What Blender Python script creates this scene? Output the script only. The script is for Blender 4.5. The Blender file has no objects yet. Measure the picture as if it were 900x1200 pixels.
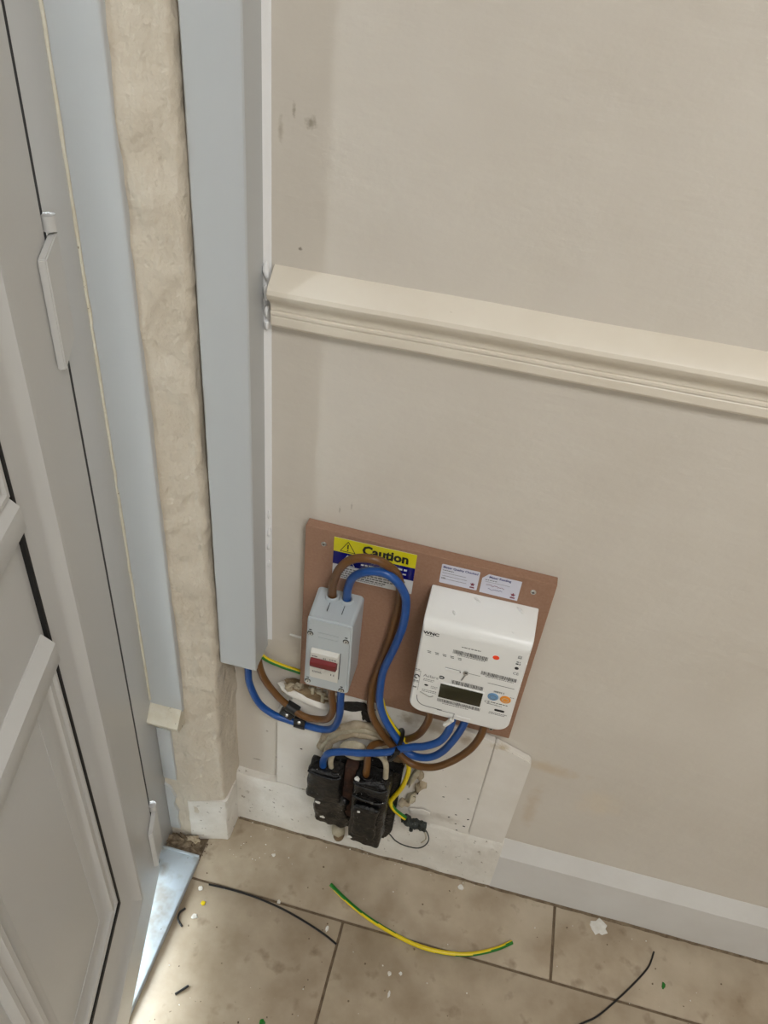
import bpy, bmesh, math, random
from mathutils import Vector, Matrix, noise
random.seed(7)
S = bpy.context.scene
COL = S.collection

# ------------------------------------------------------------------ camera
cam_d = bpy.data.cameras.new('camera')
cam_d.sensor_fit = 'VERTICAL'; cam_d.sensor_height = 36.0
cam_d.lens = 903.0 / 1200.0 * 36.0
cam_d.clip_start = 0.01
cam = bpy.data.objects.new('camera', cam_d); COL.objects.link(cam)
M = Matrix(((0.96915405, -0.21117133, 0.12707119),
            (0.22981134, 0.58805797, -0.77548345),
            (0.08903464, 0.78076533, 0.61844833)))
cam.matrix_world = Matrix.Translation((0, -0.75, 1.385)) @ M.to_4x4()
S.camera = cam

# ------------------------------------------------------------------ daylight outside
W = bpy.data.worlds.new('sky'); S.world = W; W.use_nodes = True
bg = W.node_tree.nodes['Background']
bg.inputs[0].default_value = (0.80, 0.91, 1.0, 1); bg.inputs[1].default_value = 23.0

def area(name, loc, target, sx, sy, power, color):
    l = bpy.data.lights.new(name, 'AREA'); l.shape = 'RECTANGLE'; l.size = sx; l.size_y = sy
    l.energy = power; l.color = color
    o = bpy.data.objects.new(name, l); COL.objects.link(o); o.location = loc
    o.rotation_euler = (Vector(target) - Vector(loc)).to_track_quat('-Z', 'Y').to_euler()
    return o
area('room_window_light', (1.5, -3.1, 1.45), (0.1, -0.2, 0.7), 1.3, 1.2, 17.0, (0.91, 0.97, 1.0))
area('ceiling_lamp_light', (0.55, -1.25, 2.36), (0.55, -1.25, 0.0), 0.55, 0.55, 20.5, (1.0, 0.99, 0.985))

vs = S.view_settings
vs.view_transform = 'Standard'; vs.look = 'None'; vs.gamma = 1.0; vs.use_curve_mapping = False
vs.exposure = 0.07

# ------------------------------------------------------------------ materials
def lin(c):
    return tuple(((v / 255) / 12.92 if v / 255 <= .04045 else ((v / 255 + .055) / 1.055) ** 2.4) for v in c) + (1,)

def mat(name, rgb, rough=.5, var=None, vscale=20, vstretch=(1, 1, 1), bump=0, bscale=80, bstretch=(1, 1, 1), detail=6,
        specks=None, metal=0.0, spec=0.5, bump2=0, b2scale=10, spots=None, coat=0.0, rand=0.0):
    m = bpy.data.materials.new(name); m.use_nodes = True
    nt = m.node_tree; N = nt.nodes; L = nt.links
    b = N['Principled BSDF']
    b.inputs['Roughness'].default_value = rough; b.inputs['Metallic'].default_value = metal
    b.inputs['Specular IOR Level'].default_value = spec
    b.inputs['Coat Weight'].default_value = coat
    col = lin(rgb) if max(rgb) > 1 else tuple(rgb) + (1,)
    b.inputs['Base Color'].default_value = col
    geo = N.new('ShaderNodeNewGeometry')
    def nz(scale, stretch=(1, 1, 1), det=6, r=.55):
        mp = N.new('ShaderNodeMapping'); mp.inputs['Scale'].default_value = stretch
        L.new(geo.outputs['Position'], mp.inputs[0])
        t = N.new('ShaderNodeTexNoise'); t.inputs['Scale'].default_value = scale
        t.inputs['Detail'].default_value = det; t.inputs['Roughness'].default_value = r
        L.new(mp.outputs[0], t.inputs['Vector']); return t.outputs['Fac']
    cur = None
    if var:
        r = N.new('ShaderNodeValToRGB'); r.color_ramp.elements[0].position = .3; r.color_ramp.elements[1].position = .7
        r.color_ramp.elements[0].color = lin(var); r.color_ramp.elements[1].color = col
        L.new(nz(vscale, vstretch), r.inputs[0]); cur = r.outputs[0]
    def over(cur, facsock, rgb):
        mx = N.new('ShaderNodeMix'); mx.data_type = 'RGBA'
        L.new(facsock, mx.inputs[0])
        if cur is not None: L.new(cur, mx.inputs[6])
        else: mx.inputs[6].default_value = col
        mx.inputs[7].default_value = lin(rgb); return mx.outputs[2]
    for sp in (specks or []):              # (scale, lo, hi, rgb, strength[, stretch])
        r = N.new('ShaderNodeMapRange'); r.inputs[1].default_value = sp[1]; r.inputs[2].default_value = sp[2]
        r.inputs[4].default_value = sp[4]
        L.new(nz(sp[0], sp[5] if len(sp) > 5 else (1, 1, 1), 3), r.inputs[0]); cur = over(cur, r.outputs[0], sp[3])
    for sp in (spots or []):               # a stain with a shape of its own: (centre, radius, rgb, strength, squash)
        vm = N.new('ShaderNodeVectorMath'); vm.operation = 'SUBTRACT'
        L.new(geo.outputs['Position'], vm.inputs[0]); vm.inputs[1].default_value = sp[0]
        mu = N.new('ShaderNodeVectorMath'); mu.operation = 'MULTIPLY'; L.new(vm.outputs[0], mu.inputs[0])
        mu.inputs[1].default_value = sp[4] if len(sp) > 4 else (1, 1, 1)
        ln = N.new('ShaderNodeVectorMath'); ln.operation = 'LENGTH'; L.new(mu.outputs[0], ln.inputs[0])
        ad = N.new('ShaderNodeMath'); ad.operation = 'MULTIPLY_ADD'; ad.inputs[1].default_value = sp[1] * 1.6
        L.new(nz(1.6 / sp[1], (1, 1, 1), 4), ad.inputs[0]); L.new(ln.outputs['Value'], ad.inputs[2])
        r = N.new('ShaderNodeMapRange'); r.inputs[1].default_value = sp[1] * 1.75; r.inputs[2].default_value = sp[1] * 1.0
        r.inputs[4].default_value = sp[3]; L.new(ad.outputs[0], r.inputs[0]); cur = over(cur, r.outputs[0], sp[2])
    if rand:
        oi = N.new('ShaderNodeObjectInfo'); h = N.new('ShaderNodeHueSaturation')
        r = N.new('ShaderNodeMapRange'); r.inputs[3].default_value = 1 - rand; r.inputs[4].default_value = 1 + rand
        L.new(oi.outputs['Random'], r.inputs[0]); L.new(r.outputs[0], h.inputs['Value'])
        if cur is not None: L.new(cur, h.inputs['Color'])
        else: h.inputs['Color'].default_value = col
        cur = h.outputs[0]
    if cur is not None: L.new(cur, b.inputs['Base Color'])
    prev = None
    for (st, sc, sr) in ((bump, bscale, bstretch), (bump2, b2scale, (1, 1, 1))):
        if st:
            bn = N.new('ShaderNodeBump'); bn.inputs['Strength'].default_value = 1.0; bn.inputs['Distance'].default_value = st
            L.new(nz(sc, sr, detail), bn.inputs['Height'])
            if prev: L.new(prev, bn.inputs['Normal'])
            prev = bn.outputs[0]
    if prev: L.new(prev, b.inputs['Normal'])
    return m

MT = {}
MT['wall'] = mat('cream_wall_paint', (210, 203, 192), .55, (203, 195, 183), 5, bump=.0017, bscale=24, bstretch=(.5, 1, 1.4), bump2=.004, b2scale=5,
    specks=[(55, .76, .80, (150, 138, 118), .8)],
    spots=[((-.232, 0, 1.219), .007, (120, 108, 84), .6), ((-.249, 0, 1.228), .005, (128, 116, 92), .55, (2.2, 1, .6)),
           ((-.262, 0, 1.21), .008, (150, 138, 116), .5, (2.5, 1, .5)), ((-.24, 0, 1.10), .0025, (95, 85, 70), .8),
           ((-.18, 0, .775), .004, (150, 140, 125), .7, (2.5, 1, .6)), ((-.165, 0, .785), .004, (150, 140, 125), .6, (2.5, 1, .6)),
           ((-.262, 0, .20), .004, (90, 80, 64), .7, (1, 1, 2)), ((-.30, 0, .178), .006, (110, 96, 76), .7, (.6, 1, 2)), ((-.28, 0, .268), .003, (120, 104, 84), .8),
           ((.27, 0, .30), .045, (214, 200, 178), .5), ((.18, 0, .36), .03, (196, 176, 146), .6, (.45, 1, 1.8)), ((.175, 0, .25), .03, (190, 170, 142), .45, (2, 1, .4))])
MT['plaster'] = mat('cream_plaster', (207, 197, 180), .6, (196, 184, 165), 14, bump=.010, bscale=17, bstretch=(1.6, 1, .8), detail=4, bump2=.004, b2scale=60)
MT['rail'] = mat('cream_gloss_rail', (226, 218, 203), .38, (219, 209, 192), 10, bump=.0005, bscale=60, bstretch=(.25, 1, 1),
    specks=[(90, .74, .78, (150, 130, 100), .6, (.5, 1, 1))])
MT['plain_wall'] = mat('room_paint', (212, 206, 196), .8)
MT['ceiling'] = mat('ceiling_paint', (225, 222, 214), .8)
MT['skirt'] = mat('white_skirting_paint', (214, 212, 208), .42, (205, 202, 197), 9, bump=.0006, bscale=50, bstretch=(.4, 1, 1))
MT['oldwhite'] = mat('old_white_paint', (230, 226, 218), .5, (210, 204, 193), 22, bump=.0018, bscale=60, bump2=.003, b2scale=20,
    specks=[(95, .66, .71, (120, 106, 86), .7), (40, .70, .78, (150, 138, 118), .6)])
MT['backboard'] = mat('painted_old_board', (232, 228, 221), .45, (219, 213, 203), 12, bump=.0008, bscale=45, specks=[(70, .72, .76, (96, 84, 68), .8)],
    spots=[((-.0, -.0125, .405), .022, (186, 172, 148), .7, (.5, 1, 1.2)), ((.045, -.0125, .395), .014, (178, 160, 132), .7), ((-.05, -.0125, .41), .016, (160, 142, 114), .7), ((.1, -.0125, .398), .012, (190, 172, 140), .7, (.5, 1, 1.5)), ((.04, -.0125, .17), .02, (186, 178, 164), .6, (.5, 1, 1.5)), ((-.15, -.0125, .37), .02, (176, 162, 138), .6)])
MT['upvc'] = mat('white_upvc', (194, 193, 190), .3, spec=.5, bump=.0001, bscale=200)
MT['upvc_trim'] = mat('white_upvc_trim', (187, 189, 189), .28)
MT['trunking'] = mat('white_pvc_trunking', (185, 187, 187), .36, bump=.00006, bscale=250)
MT['caulk'] = mat('white_sealant', (232, 232, 232), .35, bump=.001, bscale=90)
MT['dirtycream'] = mat('yellowed_cream', (212, 206, 190), .5, (200, 190, 168), 60, bump=.0015, bscale=90, specks=[(150, .66, .72, (110, 92, 66), .7)])
MT['sill'] = mat('white_sill', (172, 182, 189), .4, specks=[(26, .44, .66, (138, 132, 120), .8), (160, .71, .75, (92, 76, 58), .9)])
MT['dirt'] = mat('dusty_dirt', (132, 116, 94), .95, (92, 76, 58), 120, bump=.003, bscale=160)
MT['gasket'] = mat('black_rubber', (10, 10, 11), .6)
MT['tile'] = mat('beige_stone_tile', (183, 168, 146), .42, (152, 135, 112), 13, detail=9, bump=.0004, bscale=60, rand=.035,
    specks=[(6, .5, .75, (200, 188, 168), .5), (27, .60, .74, (118, 100, 78), .6), (130, .72, .77, (86, 70, 52), .8), (300, .745, .78, (225, 220, 208), .8)])
MT['grout'] = mat('brown_grout', (128, 112, 92), .95, (98, 82, 64), 90, bump=.001, bscale=200)
MT['mdf'] = mat('brown_chipboard', (154, 119, 97), .75, (145, 109, 86), 260, bump=.0003, bscale=500)
MT['mdf_edge'] = MT['mdf']
MT['meter'] = mat('white_abs', (232, 232, 229), .33)
MT['iso'] = mat('pale_grey_abs', (180, 187, 190), .32)
MT['iso_dark'] = mat('dark_recess', (38, 38, 40), .6)
MT['isowhite'] = mat('breaker_white', (212, 210, 202), .4)
MT['red'] = mat('red_toggle', (112, 8, 12), .42)
MT['lcd'] = mat('olive_lcd', (34, 34, 14), .22)
MT['ink'] = mat('black_ink', (26, 26, 28), .6)
MT['greyink'] = mat('grey_ink', (112, 110, 108), .6)
MT['blueink'] = mat('blue_ink', (62, 62, 118), .6)
MT['redink'] = mat('dark_red_ink', (120, 40, 60), .6)
MT['dotred'] = mat('orange_red_dot', (255, 72, 28), .45)
MT['btnblue'] = mat('blue_button', (112, 154, 192), .45)
MT['btnorange'] = mat('orange_button', (232, 150, 50), .45)
MT['yellow'] = mat('label_yellow', (214, 204, 24), .3)
MT['navy'] = mat('label_navy', (10, 14, 104), .22)
MT['paper'] = mat('label_white', (214, 214, 214), .3)
MT['lilac'] = mat('label_lilac', (206, 206, 218), .35)
MT['brown'] = mat('brown_pvc', (110, 72, 30), .38, (98, 63, 25), 60)
MT['blue'] = mat('blue_pvc', (24, 80, 152), .32, (20, 70, 138), 60)
MT['green'] = mat('green_pvc', (22, 112, 30), .35)
MT['yellowpvc'] = mat('yellow_pvc', (222, 196, 20), .35)
MT['black'] = mat('black_plastic', (14, 14, 15), .4)
MT['steel'] = mat('zinc_steel', (190, 190, 188), .3, metal=1.0)
MT['bitumen'] = mat('black_bitumen_paint', (8, 8, 9), .26, (20, 20, 20), 30, bump=.0022, bscale=150, bump2=.004, b2scale=60, spec=.4,
    specks=[(210, .70, .74, (210, 206, 198), .9), (22, .60, .74, (92, 86, 78), .45)])  # fine pale specks are glints painted into the black
MT['rust'] = mat('rusty_inside', (72, 40, 22), .8, (40, 24, 16), 60, bump=.002, bscale=120)
MT['oldwire'] = mat('old_cream_sheath', (190, 182, 160), .6, (160, 148, 122), 80)
MT['hole_shade'] = mat('cavity_shade', (40, 34, 28), 1.0, (20, 17, 14), 80, bump=.003, bscale=120)  # shade inside holes put into the colour; cracks and pits use it too
MT['lump'] = mat('crumbly_plaster', (196, 182, 158), .9, (150, 134, 108), 45, bump=.003, bscale=110, specks=[(60, .62, .72, (104, 86, 64), .8)])
MT['whitelump'] = mat('white_plaster', (232, 230, 224), .8, (212, 208, 198), 60, bump=.002, bscale=150)
MT['clampmetal'] = mat('corroded_clamp', (74, 78, 74), .6, (42, 46, 44), 110, bump=.003, bscale=220, metal=.4, specks=[(180, .66, .72, (180, 184, 178), .8)])
MT['stain'] = mat('stained_plaster', (150, 128, 98), .9, (104, 84, 60), 40, bump=.002, bscale=90)
MT['dirtywhite'] = mat('dirty_white_plaster', (206, 198, 182), .8, (176, 162, 138), 50, bump=.0015, bscale=120)
MT['outside'] = mat('outside_paving', (170, 168, 162), .9)

# ------------------------------------------------------------------ mesh helpers
def smooth_by_angle(me, ang=35):
    me.polygons.foreach_set('use_smooth', [True] * len(me.polygons))
    bm = bmesh.new(); bm.from_mesh(me)
    for e in bm.edges:
        e.smooth = not (len(e.link_faces) == 2 and e.calc_face_angle(0) > math.radians(ang))
    bm.to_mesh(me); bm.free()

def obj(name, bm, material, parent=None, smooth=35, weld=False):
    me = bpy.data.meshes.new(name)
    bm.normal_update()
    bm.to_mesh(me); bm.free()
    for m in (material if isinstance(material, (list, tuple)) else [material]):
        me.materials.append(MT[m])
    if smooth: smooth_by_angle(me, smooth)
    o = bpy.data.objects.new(name, me); COL.objects.link(o)
    if parent is not None:
        o.parent = parent
        o.matrix_parent_inverse = parent_mat(parent).inverted()
    return o

def parent_mat(p):
    m = Matrix.LocRotScale(p.location, p.rotation_euler, p.scale)
    if p.parent is not None: m = parent_mat(p.parent) @ p.matrix_parent_inverse @ m
    return m

def thing(name, label, cat, loc=(0, 0, 0), group=None):
    o = bpy.data.objects.new(name, None); COL.objects.link(o); o.location = loc
    o.empty_display_size = .02
    tag(o, label, cat, group); return o
def tag(o, label, cat, group=None):
    o['label'] = label; o['category'] = cat
    if group: o['group'] = group
    return o
def struct(o, label=None):
    o['kind'] = 'structure'
    if label: o['label'] = label
    return o

def box(bm, x0, x1, y0, y1, z0, z1, bev=0, seg=2, xf=None):
    vs = [bm.verts.new((x, y, z)) for x in (x0, x1) for y in (y0, y1) for z in (z0, z1)]
    fs = [(0, 1, 3, 2), (4, 6, 7, 5), (0, 4, 5, 1), (2, 3, 7, 6), (0, 2, 6, 4), (1, 5, 7, 3)]
    faces = [bm.faces.new([vs[i] for i in f]) for f in fs]
    if bev:
        es = list({e for f in faces for e in f.edges})
        r = bmesh.ops.bevel(bm, geom=es, offset=bev, segments=seg, affect='EDGES', profile=.5)
        vs = list({v for f in r['faces'] for v in f.verts} | {v for v in vs if v.is_valid})
    if xf:
        for v in vs: v.co = xf(v.co)
    return vs

def B(): return bmesh.new()
def boxobj(name, dims, material, parent=None, bev=.0008, seg=2, xf=None):
    bm = B(); box(bm, *dims, bev=bev, seg=seg, xf=xf); return obj(name, bm, material, parent)

def prism(bm, prof, x0, x1, axis='x', nseg=1, wob=None):
    """closed profile lofted along an axis; profile in the two other axes"""
    rings = []
    for i in range(nseg + 1):
        t = x0 + (x1 - x0) * i / nseg; ring = []
        for k, (a, b) in enumerate(prof):
            co = {'x': (t, a, b), 'y': (a, t, b), 'z': (a, b, t)}[axis]
            if wob: co = wob(Vector(co), k)
            ring.append(bm.verts.new(co))
        rings.append(ring)
    n = len(prof)
    for r0, r1 in zip(rings, rings[1:]):
        for k in range(n): bm.faces.new((r0[k], r0[(k + 1) % n], r1[(k + 1) % n], r1[k]))
    bm.faces.new(rings[0][::-1]); bm.faces.new(rings[-1])
    bmesh.ops.recalc_face_normals(bm, faces=bm.faces[:])
    return rings

def catmull(pts, n=8):
    P = [Vector(p) for p in pts]
    P = [P[0] * 2 - P[1]] + P + [P[-1] * 2 - P[-2]]
    out = []
    for i in range(1, len(P) - 2):
        p0, p1, p2, p3 = P[i - 1:i + 3]
        for k in range(n):
            t = k / n
            out.append(.5 * ((2 * p1) + (p2 - p0) * t + (2 * p0 - 5 * p1 + 4 * p2 - p3) * t * t + (3 * p1 - p0 - 3 * p2 + p3) * t ** 3))
    out.append(P[-2]); return out

def tube(bm, path, r, seg=14, matfn=None, rfn=None, flat=None, caps=True):
    rings = []; up = Vector((0.1, 1, .2)).normalized()
    for i, p in enumerate(path):
        d = (path[min(i + 1, len(path) - 1)] - path[max(i - 1, 0)]).normalized()
        u = up - d * up.dot(d)
        if u.length < 1e-4: u = d.orthogonal()
        u.normalize(); up = u; w = d.cross(u)
        rr = rfn(i / (len(path) - 1)) * r if rfn else r
        fl = flat or 1.0
        rings.append([bm.verts.new(p + (u * math.cos(a) * fl + w * math.sin(a)) * rr) for a in (2 * math.pi * k / seg for k in range(seg))])
    for i, (a, b) in enumerate(zip(rings, rings[1:])):
        for k in range(seg):
            f = bm.faces.new((a[k], a[(k + 1) % seg], b[(k + 1) % seg], b[k]))
            if matfn: f.material_index = matfn(i, k)
    if caps:
        bm.faces.new(rings[0][::-1]); bm.faces.new(rings[-1])
    bmesh.ops.recalc_face_normals(bm, faces=bm.faces[:])

def tubeobj(name, pts, r, material, parent=None, seg=14, n=8, **k):
    bm = B(); tube(bm, catmull(pts, n), r, seg, **k); return obj(name, bm, material, parent, smooth=50)

def cyl(bm, c, axis, r, h, seg=20, r2=None):
    c = Vector(c); a = Vector(axis).normalized(); u = a.orthogonal().normalized(); w = a.cross(u)
    r2 = r if r2 is None else r2
    A = [bm.verts.new(c + (u * math.cos(t) + w * math.sin(t)) * r) for t in (2 * math.pi * k / seg for k in range(seg))]
    Bq = [bm.verts.new(c + a * h + (u * math.cos(t) + w * math.sin(t)) * r2) for t in (2 * math.pi * k / seg for k in range(seg))]
    for k in range(seg): bm.faces.new((A[k], A[(k + 1) % seg], Bq[(k + 1) % seg], Bq[k]))
    bm.faces.new(A[::-1]); bm.faces.new(Bq)

def lump(bm, c, sc, seed, rough=.35, sub=2, freq=1.3):
    r = bmesh.ops.create_icosphere(bm, subdivisions=sub, radius=1)
    off = Vector((seed * 3.7, seed * 1.9, seed * 5.3))
    for v in r['verts']:
        d = 1 + rough * noise.noise(v.co * freq + off) * 1.6 + rough * .5 * noise.noise(v.co * freq * 3 + off)
        v.co = Vector((v.co.x * sc[0], v.co.y * sc[1], v.co.z * sc[2])) * d + Vector(c)
    return r['verts']
def lumpobj(name, c, sc, seed, material, parent=None, **k):
    bm = B(); lump(bm, c, sc, seed, **k); return obj(name, bm, material, parent, smooth=60)

def poly_slab(bm, pts, y0, y1):
    """outline in x,z extruded between two y planes"""
    a = [bm.verts.new((x, y0, z)) for x, z in pts]; b = [bm.verts.new((x, y1, z)) for x, z in pts]
    n = len(pts)
    for k in range(n): bm.faces.new((a[k], a[(k + 1) % n], b[(k + 1) % n], b[k]))
    f0 = bm.faces.new(a); f1 = bm.faces.new(b[::-1])
    bmesh.ops.recalc_face_normals(bm, faces=bm.faces[:])
    return a, b

def rrect(x0, x1, z0, z1, r, n=6):
    """rounded rectangle; r = (bl, br, tr, tl)"""
    out = []
    for (cx, cz, a0, rr) in ((x0, z0, math.pi, r[0]), (x1, z0, 1.5 * math.pi, r[1]), (x1, z1, 0, r[2]), (x0, z1, .5 * math.pi, r[3])):
        sx = 1 if cx == x0 else -1; sz = 1 if cz == z0 else -1
        for k in range(n + 1):
            a = a0 + .5 * math.pi * k / n
            out.append((cx + sx * rr + rr * math.cos(a), cz + sz * rr + rr * math.sin(a)))
    return out

def ell(cx, cz, a, b, n=24):
    return [(cx + a * math.cos(t), cz + b * math.sin(t)) for t in (2 * math.pi * k / n for k in range(n))]

def textobj(name, body, x, z, y, size, material, parent, bold=0.0, align='LEFT', sx=1.0, rot=0.0):
    cu = bpy.data.curves.new('t', 'FONT'); cu.body = body; cu.size = size; cu.align_x = align; cu.offset = bold
    cu.resolution_u = 2
    t = bpy.data.objects.new('t', cu); COL.objects.link(t)
    dg = bpy.context.evaluated_depsgraph_get()
    me = bpy.data.meshes.new_from_object(t.evaluated_get(dg))
    bpy.data.objects.remove(t); bpy.data.curves.remove(cu)
    ca, sa = math.cos(rot), math.sin(rot)
    for v in me.vertices:
        u, w = v.co.x * sx, v.co.y
        v.co = (x + u * ca - w * sa, y, z + u * sa + w * ca)
    me.name = name; me.materials.clear(); me.materials.append(MT[material])
    o = bpy.data.objects.new(name, me); COL.objects.link(o); o.parent = parent
    o.matrix_parent_inverse = parent_mat(parent).inverted()
    return o

def marks(name, rects, y, material, parent):
    bm = B()
    for (x0, x1, z0, z1) in rects: box(bm, x0, x1, y, y + .0004, z0, z1)
    o = obj(name, bm, material, parent, smooth=0)
    if len(rects) > 2: o['kind'] = 'stuff'
    return o
def greek(x0, x1, z, h, seed):
    """a printed line too small to read, as broken strokes"""
    rnd = random.Random(seed); out = []; x = x0
    while x < x1:
        w = rnd.uniform(.5, 1.4) * h * 2.0; out.append((x, min(x + w, x1), z, z + h * rnd.uniform(.7, 1))); x += w + h * rnd.uniform(.35, .8)
    return out
def bars(x0, x1, z0, z1, seed):
    rnd = random.Random(seed); out = []; x = x0
    while x < x1:
        w = rnd.choice((.0004, .0006, .0009)); out.append((x, x + w, z0, z1)); x += w + rnd.choice((.0005, .0006, .0009))
    return out

# ================================================================== the setting
RX, RY, RZ = 2.6, -3.2, 2.4      # room extents
wb = struct(boxobj('wall_back', (-.62, RX + .1, 0, .12, -.05, RZ), 'wall', bev=0), 'cream painted wall with uneven brushed plaster')
struct(boxobj('wall_right', (RX, RX + .1, RY, 0, -.05, RZ), 'plain_wall', bev=0))
struct(boxobj('wall_front', (-.62, RX + .1, RY - .1, RY, -.05, RZ), 'plain_wall', bev=0))
struct(boxobj('ceiling', (-.62, RX + .1, RY - .1, .12, RZ, RZ + .08), 'ceiling', bev=0))

# nib of the doorway wall: reveal faces the camera, short side meets the back wall
path = []
for i in range(40): t = i / 39; path.append((-.55 + .205 * t, (-.063 - .0145 * (1 - t) / .195 if t > .805 else -.0775 - .004 * (.805 - t) / .805), 1))
for i in range(1, 8): a = i / 8 * math.pi / 2; path.append((-.345 + .008 * math.sin(a), -.055 - .008 * math.cos(a), 1))
for i in range(12): t = i / 11; path.append((-.337 + .003 * t, -.055 + .054 * t, 1))
nprof = [(x, y) for x, y, _ in path] + [(-.334, .0), (-.55, .0)]
def nibwob(v, k):
    if k >= len(path): return v
    x, y = path[k][:2]
    nd = Vector((0, -1, 0)) if k < 40 else (Vector((1, 0, 0)) if k > 47 else Vector((.7, -.7, 0)))
    p = Vector((v.x, v.y, v.z))
    amp = .0042 if v.z > .34 else .0018
    q = Vector((p.x * 14 + p.z * 4, p.y * 14, p.z * 7))
    d = noise.noise(q) * amp + noise.noise(Vector((p.x * 55 + p.z * 26, p.y * 50, p.z * 26))) * amp * .8 + (.5 - abs(noise.noise(Vector((p.x * 38 - p.z * 20, p.y * 40, p.z * 13))))) * amp * .5 + noise.noise(p * 90) * amp * .2
    return v + nd * d
bm = B(); prism(bm, nprof, -.03, 2.1, 'z', 330, nibwob)
wl = struct(obj('wall_left', bm, 'plaster', None, 60), 'lumpy cream plaster reveal beside the white door frame')
boxobj('wall_section', (-.62, -.337, RY, -1.09, 0, RZ), 'plain_wall', wl, bev=0)
boxobj('wall_section', (-.62, -.337, -1.09, 0, 2.1, RZ), 'plain_wall', wl, bev=0)
boxobj('wall_section', (-.62, -.5, -.09, 0, -.06, 2.1), 'plain_wall', wl, bev=0)

# floor: grout bed and stone tiles 0.60 x 0.30
fl = struct(boxobj('floor', (-.372, RX, RY, 0, -.03, -.0025), 'grout', bev=0), 'beige stone tiled floor with brown grout joints')
g = .0045
def tile_mesh(w, d):
    bm = B(); box(bm, 0, w, 0, d, -.012, 0, bev=.0012, seg=2)
    me = bpy.data.meshes.new('tile'); bm.to_mesh(me); bm.free(); me.materials.append(MT['tile']); smooth_by_angle(me, 40); return me
TM = {}
def put_tile(x0, x1, y0, y1):
    x0, x1 = max(x0, -.3705), min(x1, RX); y0, y1 = max(y0, RY), min(y1, -.001)
    w, d = x1 - x0 - g, y1 - y0 - g
    if w < .01 or d < .01: return
    key = (round(w, 4), round(d, 4))
    if key not in TM: TM[key] = tile_mesh(w, d)
    o = bpy.data.objects.new('tile', TM[key]); COL.objects.link(o); o.parent = fl
    o.location = (x0 + g / 2, y0 + g / 2, 0)
TL, TW = .66, .30
for r in range(-1, 11):
    y1 = -.148 - TW * r
    off = .2717 if (r % 2) else -.0885
    for i in range(-2, 6):
        put_tile(off + TL * i, off + TL * (i + 1), y1 - TW, y1)

# skirting: chamfered run on the right, rough old run on the left
prof = [(0, 0), (-.017, 0), (-.017, .107), (-.0005, .1395), (0, .1395)]
bm = B(); prism(bm, prof, .1515, RX, 'x', 40, lambda v, k: v + Vector((0, noise.noise(v * 9) * .0012 if k in (1, 2) else 0, noise.noise(v * 7) * .0018 if k > 1 else 0)))
struct(obj('baseboard_back', bm, 'skirt', None, 14), 'white chamfered skirting board along the cream wall')
prof = [(0, 0), (-.0165, 0), (-.017, .05), (-.0165, .1), (-.0155, .136), (-.012, .142), (0, .143)]
bm = B(); prism(bm, prof, -.3345, .1515, 'x', 70, lambda v, k: v + Vector((0, noise.noise(v * 25 + Vector((3, 0, 0))) * .0022 if 0 < k < 6 else 0, noise.noise(v * 30) * .004 if k > 3 else 0)))
struct(obj('baseboard_left', bm, 'oldwhite', None, 40), 'rough old white painted skirting below the electric boards')
bm = B(); prism(bm, [(-.397, -.074), (-.397, -.0815), (-.345, -.0675), (-.3345, -.0655), (-.332, -.06), (-.3325, -.018), (-.336, -.018), (-.339, -.06)], 0, .128, 'z', 14,
    lambda v, k: v + Vector((0, noise.noise(v * 40) * .0022, noise.noise(v * 45) * .004 if v.z > .1 else 0)))
struct(obj('baseboard_nib', bm, 'oldwhite', None, 50), 'chipped white painted skirting around the plaster nib')

for (xa, xb, yy, nm) in ((-.330, .152, -.0185, 'dirt_line'), (.152, 1.6, -.0188, 'dirt_line')):
    bm = B(); prism(bm, [(yy + .003, 0), (yy - .0025, 0), (yy - .001, .0016), (yy + .003, .0022)], xa, xb, 'x', 120,
        lambda v, k: v + Vector((0, noise.noise(v * 55) * .0022 if k in (1, 2) else 0, abs(noise.noise(v * 70)) * .001 if k > 1 else 0)))
    obj(nm, bm, 'dirt', fl, 60)
# dado rail
prof = [(0, 1.0795), (-.004, 1.0785), (-.0165, 1.069), (-.0215, 1.0655), (-.0255, 1.061), (-.0265, 1.0565), (-.0250, 1.052), (-.0205, 1.0475),
        (-.0160, 1.0440), (-.0142, 1.0400), (-.0142, 1.0355), (-.0128, 1.0345), (-.0150, 1.0330), (-.0150, 1.0300), (-.0128, 1.0290), (-.0140, 1.0272), (-.0135, 1.0180), (-.0110, 1.0150), (0, 1.0140)]
bm = B(); prism(bm, prof, -.267, RX, 'x', 120, lambda v, k: v + Vector((0, noise.noise(v * 16) * .0007 if 0 < k < 18 else 0, noise.noise(v * 8) * .0010)))
dado = struct(obj('trim_1', bm, 'rail', None, 28), 'cream moulded dado rail running along the wall')

# ------------------------------------------------------------------ door, frame, sill
door = thing('door_1', 'white upvc door standing ajar with moulded panels', 'door', (-.45, -.14, 0)); del door['category']; struct(door)
bm = B(); box(bm, -.505, -.437, -.172, -.072, -.02, 2.09, bev=.003)
box(bm, -.505, -.437, -1.09, -1.02, .018, 2.09, bev=.003); box(bm, -.505, -.437, -1.02, -.172, 2.03, 2.09, bev=.003)
fr = obj('door_frame', bm, 'upvc', door)
bm = B(); tube(bm, [Vector((-.4362, -.0865 + .0015 * noise.noise(Vector((0, 0, i * .9))), .40 + i * .017)) for i in range(100)], .0019, 8,
     rfn=lambda t: 1 + .5 * noise.noise(Vector((0, 0, t * 60)))); obj('caulk_line', bm, 'dirtycream', fr, 60)
bm = B(); box(bm, -.62, -.368, -1.09, -.1155, -.02, .011, bev=.0025, seg=3)
box(bm, -.45, -.368, -.1175, -.1135, .002, .0150, bev=.001)
obj('door_sill', bm, 'sill', door)
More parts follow.
